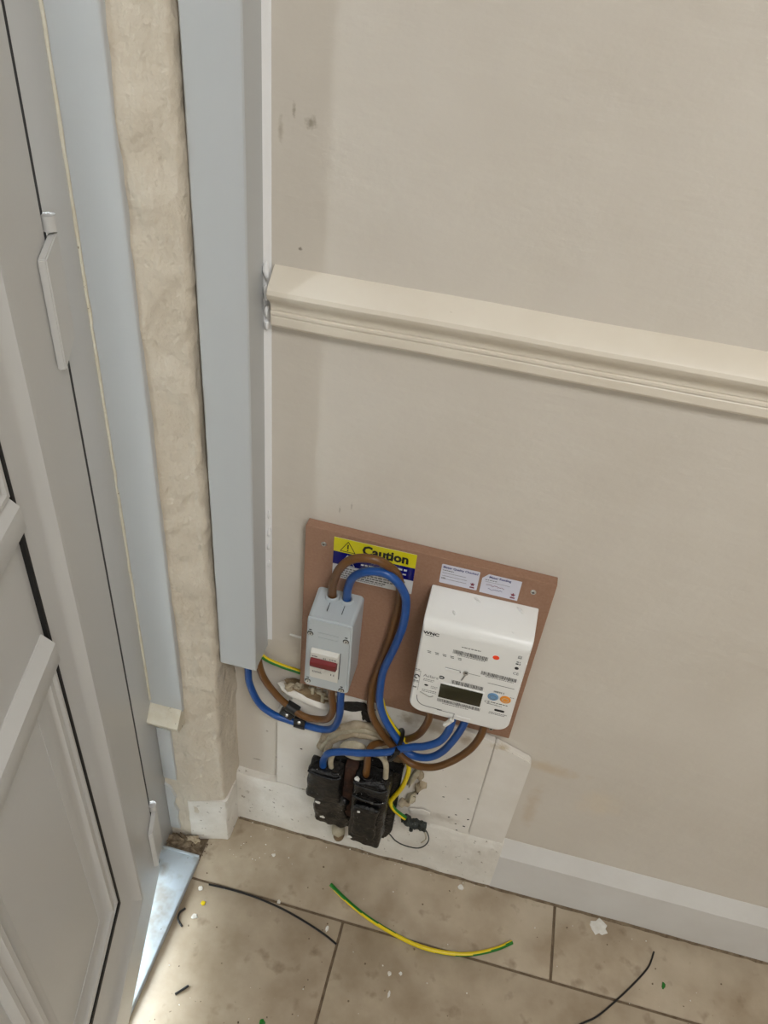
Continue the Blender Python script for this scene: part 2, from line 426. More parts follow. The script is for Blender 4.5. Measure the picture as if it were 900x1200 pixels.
a_ = math.radians(15.0); PV = Vector((-.4083, -.175, 0)); dv = Vector((math.sin(a_), -math.cos(a_), 0)); nv = Vector((math.cos(a_), math.sin(a_), 0))
def dx(co): return PV + dv * co[0] + nv * co[1] + Vector((0, 0, co[2]))     # (along leaf, out into room, height)
LW, Z0, Z1 = .80, .066, 2.03
def ring(bm, s0, s1, z0, z1, prof):
    """moulding profile [(inset, out)] swept round a rectangle with mitres"""
    rows = []
    for q in prof:
        ins, o = q[0], q[1]; ib = q[2] if len(q) > 2 else ins
        rows.append([bm.verts.new(dx((s, o, z))) for s, z in ((s0 + ins, z0 + ib), (s1 - ins, z0 + ib), (s1 - ins, z1 - ins), (s0 + ins, z1 - ins))])
    n = len(rows)
    for i in range(n):
        A, Bq = rows[i], rows[(i + 1) % n]
        for k in range(4): bm.faces.new((A[k], A[(k + 1) % 4], Bq[(k + 1) % 4], Bq[k]))
    bmesh.ops.recalc_face_normals(bm, faces=bm.faces[:])
bm = B(); ring(bm, 0, LW, Z0, Z1, [(0, -.016), (0, -.003), (.003, 0), (.092, 0), (.097, .0022), (.103, .0018), (.106, -.0015, .108), (.118, -.0075, .135), (.134, -.012, .165), (.144, -.014, .182), (.144, -.05, .182), (.026, -.06, .034), (.026, -.018, .034)])
leaf = obj('door_leaf', bm, 'upvc', door, 25)
bm = B(); ring(bm, .142, LW - .142, Z0 + .180, Z1 - .142, [(0, -.03), (0, -.0115), (.0025, -.0105, .004), (.0055, -.0115, .0095), (.0055, -.03, .0095)])
obj('gasket', bm, 'gasket', leaf)
boxobj('panel', (.146, LW - .146, -.045, -.0155, Z0 + .184, Z1 - .146), 'upvc', leaf, bev=0, xf=dx)
mp = [(0, -.02), (0, -.0145), (.006, -.0085), (.011, -.0080), (.014, -.0105), (.019, -.0095), (.023, -.0065), (.029, -.0065), (.034, -.0105), (.044, -.0125), (.052, -.0150), (.052, -.02)]
mp2 = [(0, -.02), (0, -.0145), (.002, -.004), (.010, -.0015), (.028, -.0035), (.034, -.0105), (.044, -.0125), (.050, -.0150), (.050, -.02)]
mid = LW / 2
for (s0, s1, z0, z1, pr) in ((.1495, mid - .01, Z0 + .206, .808, mp), (mid + .01, LW - .1495, Z0 + .206, .808, mp), (.1495, mid - .01, .975, Z1 - .15, mp), (mid + .01, LW - .1495, .975, Z1 - .15, mp)):
    bm = B(); ring(bm, s0, s1, z0, z1, pr); obj('panel_moulding', bm, 'upvc', leaf, 30)
# raised bead bars that catch the light at the rail
for (z, s1) in ((.808, mid - .01), (.975, mid - .01)):
    for a, b in ((.153, mid - .012), (mid + .012, LW - .153)):
        bm = B(); prism(bm, [(-.0155, z - .034), (-.006, z - .034), (-.003, z - .029), (-.004, z - .006), (-.0145, z + .006), (-.0155, z + .006)], a, b, 'x')
        for v in bm.verts: v.co = dx(v.co)
        obj('panel_bar', bm, 'upvc', leaf)
boxobj('gap_shade_strip', (-.0066, .001, -.0045, -.0015, Z0 + .01, Z1), 'gasket', leaf, bev=0, xf=dx)  # dark strip added for the shadow line between leaf and frame
for (z0, z1) in ((1.028, 1.142), (.125, .240), (1.78, 1.895)):
    bm = B()
    pts = [(-.010, z0 + .016), (.030, z0), (.030, z1 - .012), (-.010, z1)]
    A = [bm.verts.new(dx((s, .0005, z))) for s, z in pts]; Bq = [bm.verts.new(dx((s * .93, .0075, z))) for s, z in pts]
    for k in range(4): bm.faces.new((A[k], A[(k + 1) % 4], Bq[(k + 1) % 4], Bq[k]))
    bm.faces.new(A[::-1]); bm.faces.new(Bq)
    bmesh.ops.recalc_face_normals(bm, faces=bm.faces[:])
    bmesh.ops.bevel(bm, geom=bm.edges[:], offset=.0012, segments=2, affect='EDGES')
    cyl(bm, dx((-.005, .003, z1 + .001)), (0, 0, 1), .0062, .013, 16)
    obj('hinge', bm, 'upvc', leaf, 40)

# trims on the reveal
t2 = struct(boxobj('trim_2', (-.4475, -.3845, -.0855, -.072, .386, 2.1), 'upvc_trim', bev=.0022, seg=3), 'flat white plastic trim strip covering the reveal beside the frame')
bm = B(); prism(bm, [(-.072, .390), (-.086, .392), (-.104, .366), (-.1025, .359), (-.096, .353), (-.072, .351)], -.4525, -.386, 'x', 12, lambda v, k: v + Vector((noise.noise(v * 60) * .001, noise.noise(v * 70) * .0012, noise.noise(v * 50) * .0012)))
struct(obj('trim_3', bm, 'dirtycream', None, 40), 'yellowed cream stub of old trim under the white strip')
t4 = struct(boxobj('trim_4', (-.4365, -.4125, -.0830, -.073, .185, .325), 'upvc_trim', bev=.001), 'short white plastic strip remnant below the cream stub')
bm = B(); poly_slab(bm, [(-.4365, .025), (-.418, .028), (-.421, .06), (-.417, .085), (-.424, .105), (-.419, .13), (-.427, .155), (-.4365, .165)], -.0830, -.073)
struct(obj('trim_5', bm, 'upvc_trim'), 'broken white plastic strip remnant with ragged edge near the sill')

struct(boxobj('floor_threshold', (-.62, -.372, -.1155, -.06, -.05, -.001), 'dirt', bev=0))
struct(boxobj('low_sky_blocker', (-3.0, -2.85, -6, 5, -.06, .85), 'outside', bev=0))  # unseen block added to cut low sky light reaching under the leaf
struct(boxobj('side_sky_blocker', (-3.0, -.62, -1.45, -1.13, -.06, 2.6), 'outside', bev=0))  # unseen block added to stop sky light entering past the leaf's free edge
# outside ground
struct(boxobj('ground_outside', (-6, -.62, -6, 5, -.12, -.06), 'outside', bev=0))

# ================================================================== trunking
tr = thing('cable_trunking', 'tall white plastic cable trunking running up the corner of the wall', 'trunking', (-.305, -.026, .485))
bm = B(); x0, x1, yf = -.3325, -.2775, -.0525
prism(bm, [(x0, -.0005), (x0, yf + .0025), (x0 + .0018, yf + .0025), (x0 + .0018, -.002), (x1 - .0018, -.002), (x1 - .0018, yf + .0025), (x1, yf + .0025), (x1, -.0005)], .4865, 2.399, 'z')
obj('trunking_body', bm, 'trunking', tr, 30)
bm = B()
prism(bm, [(x0 - .0006, yf + .007), (x0 - .0006, yf + .0012), (x0 + .001, yf), (x1 - .001, yf), (x1 + .0006, yf + .0012), (x1 + .0006, yf + .007), (x1 + .0001, yf + .007), (x1 + .0001, yf + .0026), (x0 - .0001, yf + .0026), (x0 - .0001, yf + .007)], .4855, 2.399, 'z')
obj('trunking_lid', bm, 'trunking', tr, 30)
bm = B()
def cw(v, k):
    w = noise.noise(Vector((0, 3, v.z * 18))) * .0012 + noise.noise(Vector((0, 3, v.z * 70))) * (.0008 if v.z > 1.15 else .0018)
    if k in (2, 3): v.x += w; v.y += w * .5
    if v.z < .62 and k in (1, 2, 3, 4): v.y *= max(.15, (v.z - .5) / .12)
    return v
prism(bm, [(-.2776, -.0002), (-.2776, -.0072), (-.2752, -.0052), (-.2738, -.0026), (-.2718, -.0009), (-.2708, -.0002)], .50, 2.399, 'z', 220, cw)
obj('sealant_bead', bm, 'caulk', tr, 60)
for i, (z, s) in enumerate(((1.075, .006), (1.052, .0055), (1.03, .004), (1.014, .0045), (.745, .004), (.715, .005), (.69, .004), (.66, .004))):
    lumpobj('sealant_blob', (-.2735, -.004 if z < 1 else -.009, z), (s * .55, s * .6, s * 1.6), i + 1, 'caulk', tr)

# ================================================================== old white backboard
ob = thing('old_backboard', 'old white painted board fixed to wall behind the black cutout', 'board', (-.05, -.006, .14))
def rag(v, k): return v
bm = B(); poly_slab(bm, [(-.2585, .145), (.0885, .139), (.0885, .405), (-.02, .435), (-.19, .432), (-.212, .42), (-.226, .398), (-.240, .378), (-.2575, .350)], -.0125, -.0005)
bmesh.ops.bevel(bm, geom=[e for e in bm.edges], offset=.0012, segments=2, affect='EDGES'); obj('board_panel', bm, 'backboard', ob)
bm = B(); poly_slab(bm, [(.0892, .139), (.150, .141), (.1505, .37), (.1495, .377), (.1455, .3825), (.139, .385), (.0892, .405)], -.0128, -.0005)
bmesh.ops.bevel(bm, geom=[e for e in bm.edges], offset=.0016, segments=2, affect='EDGES'); obj('board_panel', bm, 'backboard', ob)
# raised plaster swelling and broken plaster
def flatlump(name, cx, cz, y, a, h, b, seed, material, parent=None, rough=.3, sub=3, rot=0):
    bm = B(); vs_ = lump(bm, (0, 0, 0), (a, h, b), seed, rough, sub)
    R_ = Matrix.Rotation(rot, 3, 'Y')
    for v in vs_: v.co = R_ @ v.co + Vector((cx, y, cz))
    return obj(name, bm, material, parent, 60)
flatlump('plaster_swelling', -.205, .40, -.009, .05, .014, .013, 3, 'backboard', ob, .2, rot=.25)
flatlump('plaster_edge', -.205, .414, -.008, .045, .013, .007, 5, 'stain', ob, .45, rot=.22)
flatlump('cavity_shade', -.128, .412, -.010, .024, .006, .010, 8, 'hole_shade', ob, .7, rot=-.35)  # hole in the plaster: its shade is the dark colour of raised lumps
flatlump('cavity_shade', -.113, .40, -.010, .009, .006, .020, 9, 'hole_shade', ob, .5)
flatlump('stain_patch', -.052, .27, -.0112, .012, .004, .07, 11, 'stain', ob, .4, rot=.08)
for i, (x, z, s) in enumerate(((-.236, .42, .008), (-.222, .425, .006), (-.2, .428, .005), (-.188, .426, .006), (-.165, .42, .006), (-.242, .405, .005))):
    lumpobj('plaster_crumb', (x, -.014, z), (s * 1.2, s, s * .8), 40 + i, 'lump', ob, rough=.6)
for i, (x, z, a, b, r) in enumerate(((-.0225, .272, .0055, .03, .25), (-.010, .25, .006, .012, 0), (-.02, .215, .007, .012, .3), (-.004, .258, .006, .004, .2), (-.012, .285, .006, .006, 0), (-.028, .195, .008, .006, 0))):
    flatlump('plaster_crumb', x, z, -.018, a, .009, b, 50 + i, 'oldwire' if i in (0, 2) else 'lump', ob, .4, 2, r)
marks('crack_line', [(-.0115, -.0085, .243, .249), (-.0155, -.0115, .233, .2345)], -.0275, 'hole_shade', ob)
for i, (x, z) in enumerate(((.033, .232), (.05, .178), (.064, .163), (.078, .162), (.068, .145), (.073, .245), (-.215, .262), (.082, .185), (.06, .19))):
    bm = B(); lump(bm, (x, -.0126, z), (.0022, .0006, .0013), 70 + i, .6, 1); obj('pit', bm, 'hole_shade', ob)
# arc of old plaster over the cutout
for i, (r, y, m) in enumerate(((0, -.018, 'lump'), (.010, -.016, 'oldwire'), (.018, -.014, 'lump'))):
    tubeobj('plaster_ridge', [(-.172 - r * .6, y, .285), (-.157 - r * .6, y - .003, .325 + r * .5), (-.128, y - .004, .352 + r), (-.095, y - .003, .356 + r), (-.073 + r * .5, y, .338 + r * .5)], .0062, m, ob, 10, 6, rfn=lambda t: 1 + .45 * noise.noise(Vector((t * 9, i, 0))))

def roughen(bm, amp):
    long_e = [e for e in bm.edges if e.calc_length() > .012]
    bmesh.ops.subdivide_edges(bm, edges=long_e, cuts=9, use_grid_fill=True)
    for v in bm.verts:
        p = v.co.copy()
        for f, a in ((38, .8), (95, .45), (210, .2)):
            v.co += Vector((noise.noise(p * f), noise.noise(p * f + Vector((5, 0, 0))), noise.noise(p * f + Vector((0, 5, 0))))) * amp * a
# ================================================================== black service cutout
ct = thing('service_cutout', 'old black bitumen-coated fuse cutout blocks caked with paint drips', 'fuse box', (-.11, -.03, .10))
bm = B(); poly_slab(bm, [(-.168, .118), (-.150, .098), (-.112, .098), (-.108, .088), (-.050, .091), (-.040, .118), (-.040, .30), (-.17, .29)], -.034, -.0135)
bmesh.ops.bevel(bm, geom=bm.edges[:], offset=.003, segments=2, affect='EDGES'); obj('base_block', bm, 'bitumen', ct)
bm = B(); box(bm, -.189, -.131, -.066, -.0345, .213, .292, bev=.006, seg=3)
roughen(bm, .0036)
obj('neutral_block', bm, 'bitumen', ct, 50)
bm = B(); box(bm, -.178, -.118, -.060, -.0345, .108, .214, bev=.007, seg=3)
for v in bm.verts: v.co.y += (.214 - v.co.z) * .14
roughen(bm, .0055)
obj('terminal_block', bm, 'bitumen', ct, 50)
bm = B(); box(bm, -.111, -.054, -.074, -.0345, .126, .304, bev=.007, seg=3)
roughen(bm, .0040)
obj('fuse_block', bm, 'bitumen', ct, 50)
bm = B(); box(bm, -.104, -.064, -.0835, -.0735, .165, .255, bev=.005, seg=3)
roughen(bm, .0036)
obj('fuse_carrier', bm, 'bitumen', ct, 50)
boxobj('rusty_channel', (-.131, -.110, -.050, -.0345, .16, .305), 'rust', ct, bev=.003)
for (x0_, x1_, z_, y_) in ((-.187, -.133, .288, -.068), (-.109, -.056, .300, -.0765), (-.109, -.056, .268, -.0770)):
    bm = B(); tube(bm, catmull([(x0_, y_ + .004, z_), (x0_ + .012, y_, z_ + .001), ((x0_ + x1_) / 2, y_ - .001, z_), (x1_ - .01, y_, z_ - .001), (x1_, y_ + .005, z_)], 6), .0024, 8); obj('paint_ridge', bm, 'bitumen', ct, 60)
for i, (x, y, z, s) in enumerate(((-.167, -.068, .210, 1), (-.106, -.0785, .150, 1), (-.095, -.085, .244, .6), (-.160, -.058, .152, .9), (-.075, -.078, .16, .5))):
    bm = B(); lump(bm, (x, y, z), (.0045 * s, .0018, .0022 * s), 80 + i, .4, 2); obj('paint_drip', bm, 'whitelump', ct, 60)
bm = B(); lump(bm, (-.106, -.066, .303), (.004, .004, .003), 88, .4, 2); obj('paint_drip', bm, 'whitelump', ct, 60)
for (x, y, z) in ((-.172, -.052, .290), (-.145, -.052, .2915), (-.092, -.055, .304), (-.070, -.055, .304)):
    bm = B(); tube(bm, [Vector((x + .0095 * math.cos(t), y + .0095 * math.sin(t), z)) for t in (2 * math.pi * k / 20 for k in range(21))], .0022, 8, caps=False); obj('entry_ring', bm, 'bitumen', ct, 60)
bm = B(); lump(bm, (-.134, -.036, .084), (.013, .012, .012), 90, .2, 2); obj('cable_gland', bm, 'oldwire', ct, 60)
tubeobj('supply_cable', [(-.134, -.036, .084), (-.134, -.033, .062), (-.134, -.026, .045), (-.134, -.015, .035)], .009, 'stain', ct, 14)
bm = B(); 
r_ = bmesh.ops.create_uvsphere(bm, u_segments=24, v_segments=10, radius=1)
for v in bm.verts: v.co = Vector((v.co.x * .0255 - .120, v.co.y * .006 - .036 + (v.co.z * .004), v.co.z * .018 + .331))
obj('cream_disc', bm, 'oldwire', ct, 60)
tubeobj('sleeve_stub', [(-.153, -.05, .288), (-.154, -.053, .315), (-.150, -.046, .335)], .0045, 'oldwire', ct, 10)
tubeobj('sleeve_stub', [(-.092, -.042, .345), (-.078, -.046, .349), (-.067, -.05, .338), (-.0635, -.053, .306)], .0045, 'oldwire', ct, 10)

# ================================================================== meter board
mb = thing('meter_board', 'square brown chipboard mounting board screwed to the wall', 'board', (-.058, -.008, .43))
bm = B(); poly_slab(bm, [(-.2205, .436), (.1055, .4285), (.1058, .7445), (-.2195, .7515)], -.0162, -.0003)
bmesh.ops.bevel(bm, geom=bm.edges[:], offset=.0006, segments=1, affect='EDGES'); obj('board_panel', bm, 'mdf', mb)
def screw(parent, x, y, z, r=.0038, m='steel'):
    bm = B(); cyl(bm, (x, y, z), (0, -1, 0), r, .0012, 18, r * .8); s = obj('screw', bm, m, parent, 40)
    marks('cross_slot', [(x - r * .45, x + r * .45, z - .0005, z + .0005), (x - .0005, x + .0005, z - r * .45, z + r * .45)], y - .0015, 'ink', s)
for x, z in ((-.1942, .7265), (.080, .725), (.0765, .4415), (-.195, .46)): screw(mb, x, -.0162, z)

yl = -.0164
cl = thing('caution_label', 'yellow blue and white Caution sticker on the chipboard behind the cable loops', 'label', (-.126, yl, .674))
LB = -.1805, -.0715
boxobj('backing', (LB[0], LB[1], yl - .0004, yl, .6745, .7435), 'paper', cl, bev=0)
boxobj('yellow_band', (LB[0], LB[1], yl - .0008, yl - .0004, .7205, .7435), 'yellow', cl, bev=0)
boxobj('blue_band', (LB[0], LB[1], yl - .0008, yl - .0004, .6985, .7205), 'navy', cl, bev=0)
textobj('lettering', 'Caution', -.1425, .7255, yl - .0011, .0205, 'ink', cl, bold=.0008, sx=.93)
def tri(cx, cz, s, t, y, m, parent, nm):
    bm = B()
    P = [Vector((cx + s * math.cos(a), y, cz + s * math.sin(a))) for a in (math.pi / 2, math.pi * 7 / 6, math.pi * 11 / 6)]
    for k in range(3):
        d = (P[(k + 1) % 3] - P[k]); tube(bm, [P[k], P[k] + d], t, 6)
    for v in bm.verts: v.co.y = y + (v.co.y - y) * .2
    return obj(nm, bm, m, parent, 0)
tri(-.1615, .7285, .0115, .00055, yl - .0009, 'ink', cl, 'warning_triangle')
marks('exclamation_mark', [(-.1624, -.1606, .728, .7352), (-.1624, -.1606, .7245, .7262)], yl - .0011, 'ink', cl)
tri(-.161, .7055, .0115, .0005, yl - .0009, 'paper', cl, 'warning_triangle')
textobj('lettering', 'Do not', -.1425, .7125, yl - .0011, .0062, 'paper', cl)
marks('small_print', greek(-.121, -.080, .7125, .0032, 3) + greek(-.1425, -.082, .7055, .0028, 4), yl - .0011, 'paper', cl)
marks('small_print', [r for i in range(4) for r in greek(-.172, -.082 - .008 * i, .6925 - i * .0042, .0020, 10 + i)] + greek(-.172, -.11, .677, .0012, 20), yl - .0008, 'greyink', cl)

def star(bm, cx, cz, r, y):
    pts = [(cx + (r if k % 2 == 0 else r * .45) * math.sin(k * math.pi / 5), cz + (r if k % 2 == 0 else r * .45) * math.cos(k * math.pi / 5)) for k in range(10)]
    poly_slab(bm, pts, y - .0003, y)
def sticker(name, label, pts, head, headx, headz, lines, starpos, hand=False):
    t = thing(name, label, 'label', (sum(p[0] for p in pts) / len(pts), yl, min(p[1] for p in pts)))
    bm = B(); poly_slab(bm, pts, yl - .0004, yl); obj('backing', bm, 'lilac', t, 0)
    textobj('lettering', head, headx, headz, yl - .0007, .0047, 'blueink', t, bold=.00012)
    marks('small_print', lines, yl - .0007, 'greyink', t)
    bm = B(); star(bm, starpos[0], starpos[1], .0034, yl - .0004); obj('star_mark', bm, 'redink', t, 0)
    marks('small_print', [(starpos[0] - .003, starpos[0] + .003, starpos[1] - .006, starpos[1] - .0042)], yl - .0007, 'redink', t)
    if hand:
        for j, (x0, z0, n, m) in enumerate(((.0205, .7205, 9, 'redink'), (.024, .7145, 7, 'blueink'))):
            rnd = random.Random(5 + j)
            tubeobj('handwriting', [(x0 + i * .0014, yl - .0007, z0 + rnd.uniform(-.0014, .0014)) for i in range(n * 2)], .00022, m, t, 5, 4)
sticker('quality_sticker', 'small white sticker headed Meter Quality Checked with ruled lines', rrect(-.0385, .0105, .7068, .7385, (.0012,) * 4, 2), 'Meter Quality Checked', -.0365, .7328, 
        greek(-.0365, -.022, .7285, .0012, 31) + [(-.0365, -.006, .7245, .7248), (-.0365, -.004, .7195, .7198), (-.0365, -.004, .7145, .7148)] + greek(-.0365, -.031, .7155, .0012, 32), (.0040, .7155))
sticker('reading_sticker', 'small white sticker with handwriting and a clipped corner, nearer the board screw', [(.0142, .7058), (.0634, .7048), (.0634, .7378), (.0215, .7384), (.0142, .7300)], 'Meter Reading', .0225, .7330,
        greek(.0185, .034, .7285, .0011, 33) + [(.0185, .05, .7258, .726)], (.0565, .7135), True)

# ================================================================== electricity meter
me_ = thing('electricity_meter', 'white smart electricity meter with olive display and coloured buttons', 'meter', (.023, -.04, .512))
X0, X1, ZB, YF = -.0464, .0926, .512, -.0725
bm = B(); rs, rt, na = .0035, .013, 7; rings = []
def mring(ins, it, ys, yt):
    rr = max(.019 - ins, .004); rc = max(.0022 - ins, .0009)
    o_ = rrect(X0 + ins, X1 - ins, ZB + ins, .700, (rr, rr, rc, rc), 8)
    r_ = []
    for x, z in o_:
        if z > .65:
            t = (-.0166 - yt) / .056
            r_.append(bm.verts.new((x, yt, z - t * .0145 - it)))
        else: r_.append(bm.verts.new((x, ys, z)))
    rings.append(r_)
mring(0, 0, -.0166, -.0166); mring(0, 0, YF + rs, YF + rt)
for k in range(1, na + 1):
    a = .5 * math.pi * k / na
    mring(rs * (1 - math.cos(a)), rt * (1 - math.cos(a)), YF + rs * (1 - math.sin(a)), YF + rt * (1 - math.sin(a)))
for A, Bq in zip(rings, rings[1:]):
    for k in range(len(A)): bm.faces.new((A[k], A[(k + 1) % len(A)], Bq[(k + 1) % len(A)], Bq[k]))
bm.faces.new(rings[0]); bm.faces.new(rings[-1]); bmesh.ops.recalc_face_normals(bm, faces=bm.faces[:])
obj('casing', bm, 'meter', me_, 50)
y = YF - .0003
bm = B(); poly_slab(bm, rrect(-.0105, .0497, .5525, .5835, (.001,) * 4, 2), YF - .0012, YF + .001)
disp = obj('display', bm, 'meter', me_, 20)
boxobj('screen', (-.0090, .0482, YF - .0016, YF - .0008, .5542, .5820), 'lcd', disp, bev=.0003)
for args in ((-.0019, .0432, .6436, .6505, 1), (.0389, .0850, .6170, .6235, 2), (.0044, .0464, .5858, .5930, 3), (-.0093, .0488, .5440, .5498, 4)):
    marks('barcode', bars(*args), y, 'ink', me_)
marks('small_print', greek(.0076, .032, .6577, .0015, 41) + greek(.004, .04, .6415, .0010, 42) + greek(.045, .082, .6148, .0010, 43) + greek(-.0015, .0341, .5412, .0011, 44) + [(.0503, .0851, .6036, .6042)], y, 'greyink', me_)
textobj('lettering', 'WNC', -.0432, .6672, y, .0066, 'ink', me_, bold=.0003, sx=1.2)
marks('small_print', greek(-.0403, -.0295, .6645, .0011, 45), y, 'greyink', me_)
for i, x in enumerate((-.0317, -.0216, -.0116, -.0016, .0083)):
    marks('dash_mark', [(x - .0026, x + .0024, .6365, .6372), (x - .0018, x + .0026, .6340, .6347)], y, 'ink', me_)
textobj('lettering', 'Aclara', -.0335, .5868, y, .0078, 'greyink', me_, sx=1.02)
bm = B(); tube(bm, [Vector((-.0095 + .0032 * math.cos(t), y, .5930 + .0022 * math.sin(t))) for t in (2.6 - 5.2 * k / 14 for k in range(15))], .00075, 6); obj('logo_swirl', bm, 'ink', me_)
marks('small_print', greek(-.0325, -.0175, .5818, .0009, 46) + greek(-.0325, -.0195, .5790, .0009, 47) + greek(-.021, -.012, .5700, .0009, 48) + greek(-.021, -.013, .5670, .0009, 49) + greek(-.032, -.0125, .5600, .0012, 50) + greek(-.032, -.0125, .5570, .0010, 51), y, 'greyink', me_)
bm = B(); poly_slab(bm, ell(-.0274, .5705, .0027, .0016), y, y + .0003); obj('port_oval', bm, 'ink', me_, 0)
marks('box_outline', [(-.0462, -.0375, .5948, .5952), (-.0379, -.0375, .5565, .595), (-.0462, -.0375, .5720, .5724)] + greek(-.0455, -.039, .5972, .0011, 52) + greek(-.0455, -.0385, .5738, .0016, 53) + greek(-.045, -.040, .5605, .0028, 54), y, 'greyink', me_)
bm = B(); tube(bm, [Vector((-.0418 + .0030 * math.cos(t), y, .5835 + .0034 * math.sin(t))) for t in (5.0 * k / 14 for k in range(15))], .0007, 6); obj('logo_swirl', bm, 'ink', me_)
bm = B(); poly_slab(bm, ell(.0522, .6538, .0042, .0036), y, y + .0003); obj('red_dot', bm, 'dotred', me_, 0)
for nm, m, cx, cz in (('blue_button', 'btnblue', .0616, .5800), ('orange_button', 'btnorange', .0781, .5800)):
    bm = B(); A_, B_ = poly_slab(bm, ell(cx, cz, .0071, .0067), YF - .0016, YF + .001)
    bmesh.ops.bevel(bm, geom=[e for e in bm.edges if all(v.co.y < YF - .001 for v in e.verts)], offset=.0006, segments=2, affect='EDGES'); bt = obj(nm, bm, m, me_, 40)
    bm = B(); tube(bm, [Vector((cx + .0042 * math.cos(t), YF - .0017, cz + .0036 * math.sin(t))) for t in (2 * math.pi * k / 20 for k in range(21))], .0003, 5, caps=False); obj('button_ring', bm, 'greyink' if m == 'btnblue' else 'dirtycream', bt)
bm = B(); poly_slab(bm, rrect(.0676, .0814, .5528, .5568, (.002,) * 4, 4), y, y + .0003); obj('optical_port', bm, 'ink', me_, 0)
textobj('lettering', 'SMETS 2', .0605, .5892, y, .0040, 'greyink', me_, bold=.0001)
textobj('lettering', 'CE', .0520, .5655, y, .0062, 'ink', me_)
marks('small_print', greek(.0605, .083, .5675, .0016, 55) + greek(.056, .076, .5635, .0010, 56) + greek(.062, .086, .5480, .0009, 57) + greek(.0615, .083, .5452, .0010, 58) + greek(.083, .089, .5855, .0009, 59), y, 'greyink', me_)
textobj('lettering', 'CE', .0775, .6315, y, .0062, 'ink', me_)
bm = B(); poly_slab(bm, ell(.0804, .6435, .0026, .0024), y, y + .0003); obj('approval_mark', bm, 'ink', me_, 0)
marks('approval_mark', greek(.0778, .0836, .6505, .0022, 60) + greek(.0782, .0830, .6545, .0014, 61) + [(.0782, .083, .6620, .6626), (.0785, .0791, .6620, .6665), (.0800, .0806, .6632, .667), (.0820, .0827, .662, .667)], y, 'ink', me_)
marks('cover_slot', [(-.0076, .0126, .6136, .6142), (.0240, .0388, .6126, .6131)], y, 'greyink', me_)
boxobj('cover_ledge', (-.0070, .0120, YF - .0010, YF + .001, .6085, .6132), 'meter', me_, bev=.0004)
bm = B(); cyl(bm, (.0200, YF - .0018, .6128), (0, 1, 0), .0034, .002, 16); sc_ = obj('cover_screw', bm, 'steel', me_)
marks('screw_slot', [(.0186, .0214, .6132, .6146), (.0120, .0134, .6126, .6142)], YF - .0024, 'ink', sc_)
tubeobj('seal_wire', [(.0205, YF - .0015, .6115), (.0185, YF - .0018, .604), (.0165, YF - .0015, .598)], .0009, 'steel', me_, 6)
tubeobj('cover_lip', [(-.0372, YF - .0002, .546), (-.0366, YF - .0002, .540), (-.0335, YF - .0002, .5325), (-.0262, YF - .0002, .5280), (-.0069, YF - .0002, .5272), (.0, YF - .0002, .5272)], .0005, 'greyink', me_, 6)
tubeobj('cover_lip', [(-.034, YF - .0002, .5545), (-.0243, YF - .0002, .5500), (-.020, YF - .0005, .549), (-.0155, YF - .0002, .5512)], .0008, 'steel', me_, 6)
boxobj('seal_tab', (-.0069, .0180, YF - .0008, YF + .001, .5205, .5262), 'meter', me_, bev=.0006)
marks('tab_line', [(-.0069, .0180, .5262, .5268), (.0172, .0178, .5195, .5262)], YF - .0010, 'greyink', me_)
boxobj('seal_tab', (.0195, .0405, YF - .0006, YF + .001, .5195, .5232), 'meter', me_, bev=.0006)
bm = B(); cyl(bm, (.0165, YF - .004, .5175), (-.48, 0, -.87), .0034, .017, 14); obj('wire_seal', bm, 'whitelump', me_, 40)
tubeobj('seal_wire', [(.0168, YF - .001, .525), (.0170, YF - .004, .519), (.0165, YF - .004, .5165)], .0007, 'steel', me_, 6)
for i, (x, yy, s) in enumerate(((-.0115, -.0497, 1), (.0138, -.0245, 1.2), (.0693, -.0245, 1.2), (.0651, -.0582, .35))):
    zt = .700 - (-.0166 - yy) / .056 * .0145
    bm = B(); lump(bm, (0, 0, 0), (.0016 * s, .0050 * s, .0016 * s), 95 + i, .4, 2)
    Rz = Matrix.Rotation(.5 if i == 0 else .9, 3, 'Z')
    for v in bm.verts: v.co = Rz @ v.co + Vector((x, yy, zt + .0003))
    obj('moulding_nib', bm, 'meter', me_, 60)

# ================================================================== isolator switch
iso = thing('isolator_switch', 'pale grey isolator enclosure with a dark red switch toggle', 'switch', (-.165, -.04, .505))
ix0, ix1, iz0, YI = -.1985, -.1335, .5055, -.0705
out = rrect(ix0, ix1, iz0, .650, (.006, .006, .0065, .0065), 5)
bm = B(); poly_slab(bm, out, -.0166, YI)
for v in bm.verts:
    t = (-.0166 - v.co.y) / .054
    if v.co.z > .63: v.co.z -= t * .0055
    if v.co.z > .6: v.co.x = -.166 + (v.co.x + .166) * (1 - .05 * t)
bmesh.ops.bevel(bm, geom=[e for e in bm.edges if all(abs(v.co.y - YI) < 1e-5 for v in e.verts)], offset=.0028, segments=3, affect='EDGES')
obj('enclosure', bm, 'iso', iso, 45)
for x in (-.1748, -.1545):
    bm = B()
    zc = .6485
    prof = [(.0098, 0), (.0094, .004), (.0078, .0048), (.0066, .004), (.0064, .0005)]
    rings = [[bm.verts.new((x + r * math.cos(t), -.0300 + r * math.sin(t), zc + h)) for t in (2 * math.pi * k / 28 for k in range(28))] for r, h in prof]
    for A, Bq in zip(rings, rings[1:]):
        for k in range(28): bm.faces.new((A[k], A[(k + 1) % 28], Bq[(k + 1) % 28], Bq[k]))
    bmesh.ops.recalc_face_normals(bm, faces=bm.faces[:])
    gl = obj('cable_gland', bm, 'iso', iso, 50)
    boxobj('gland_slit', (x - .0003, x + .0003, -.0545, -.0400, .6455, .6478), 'iso_dark', gl, bev=0)
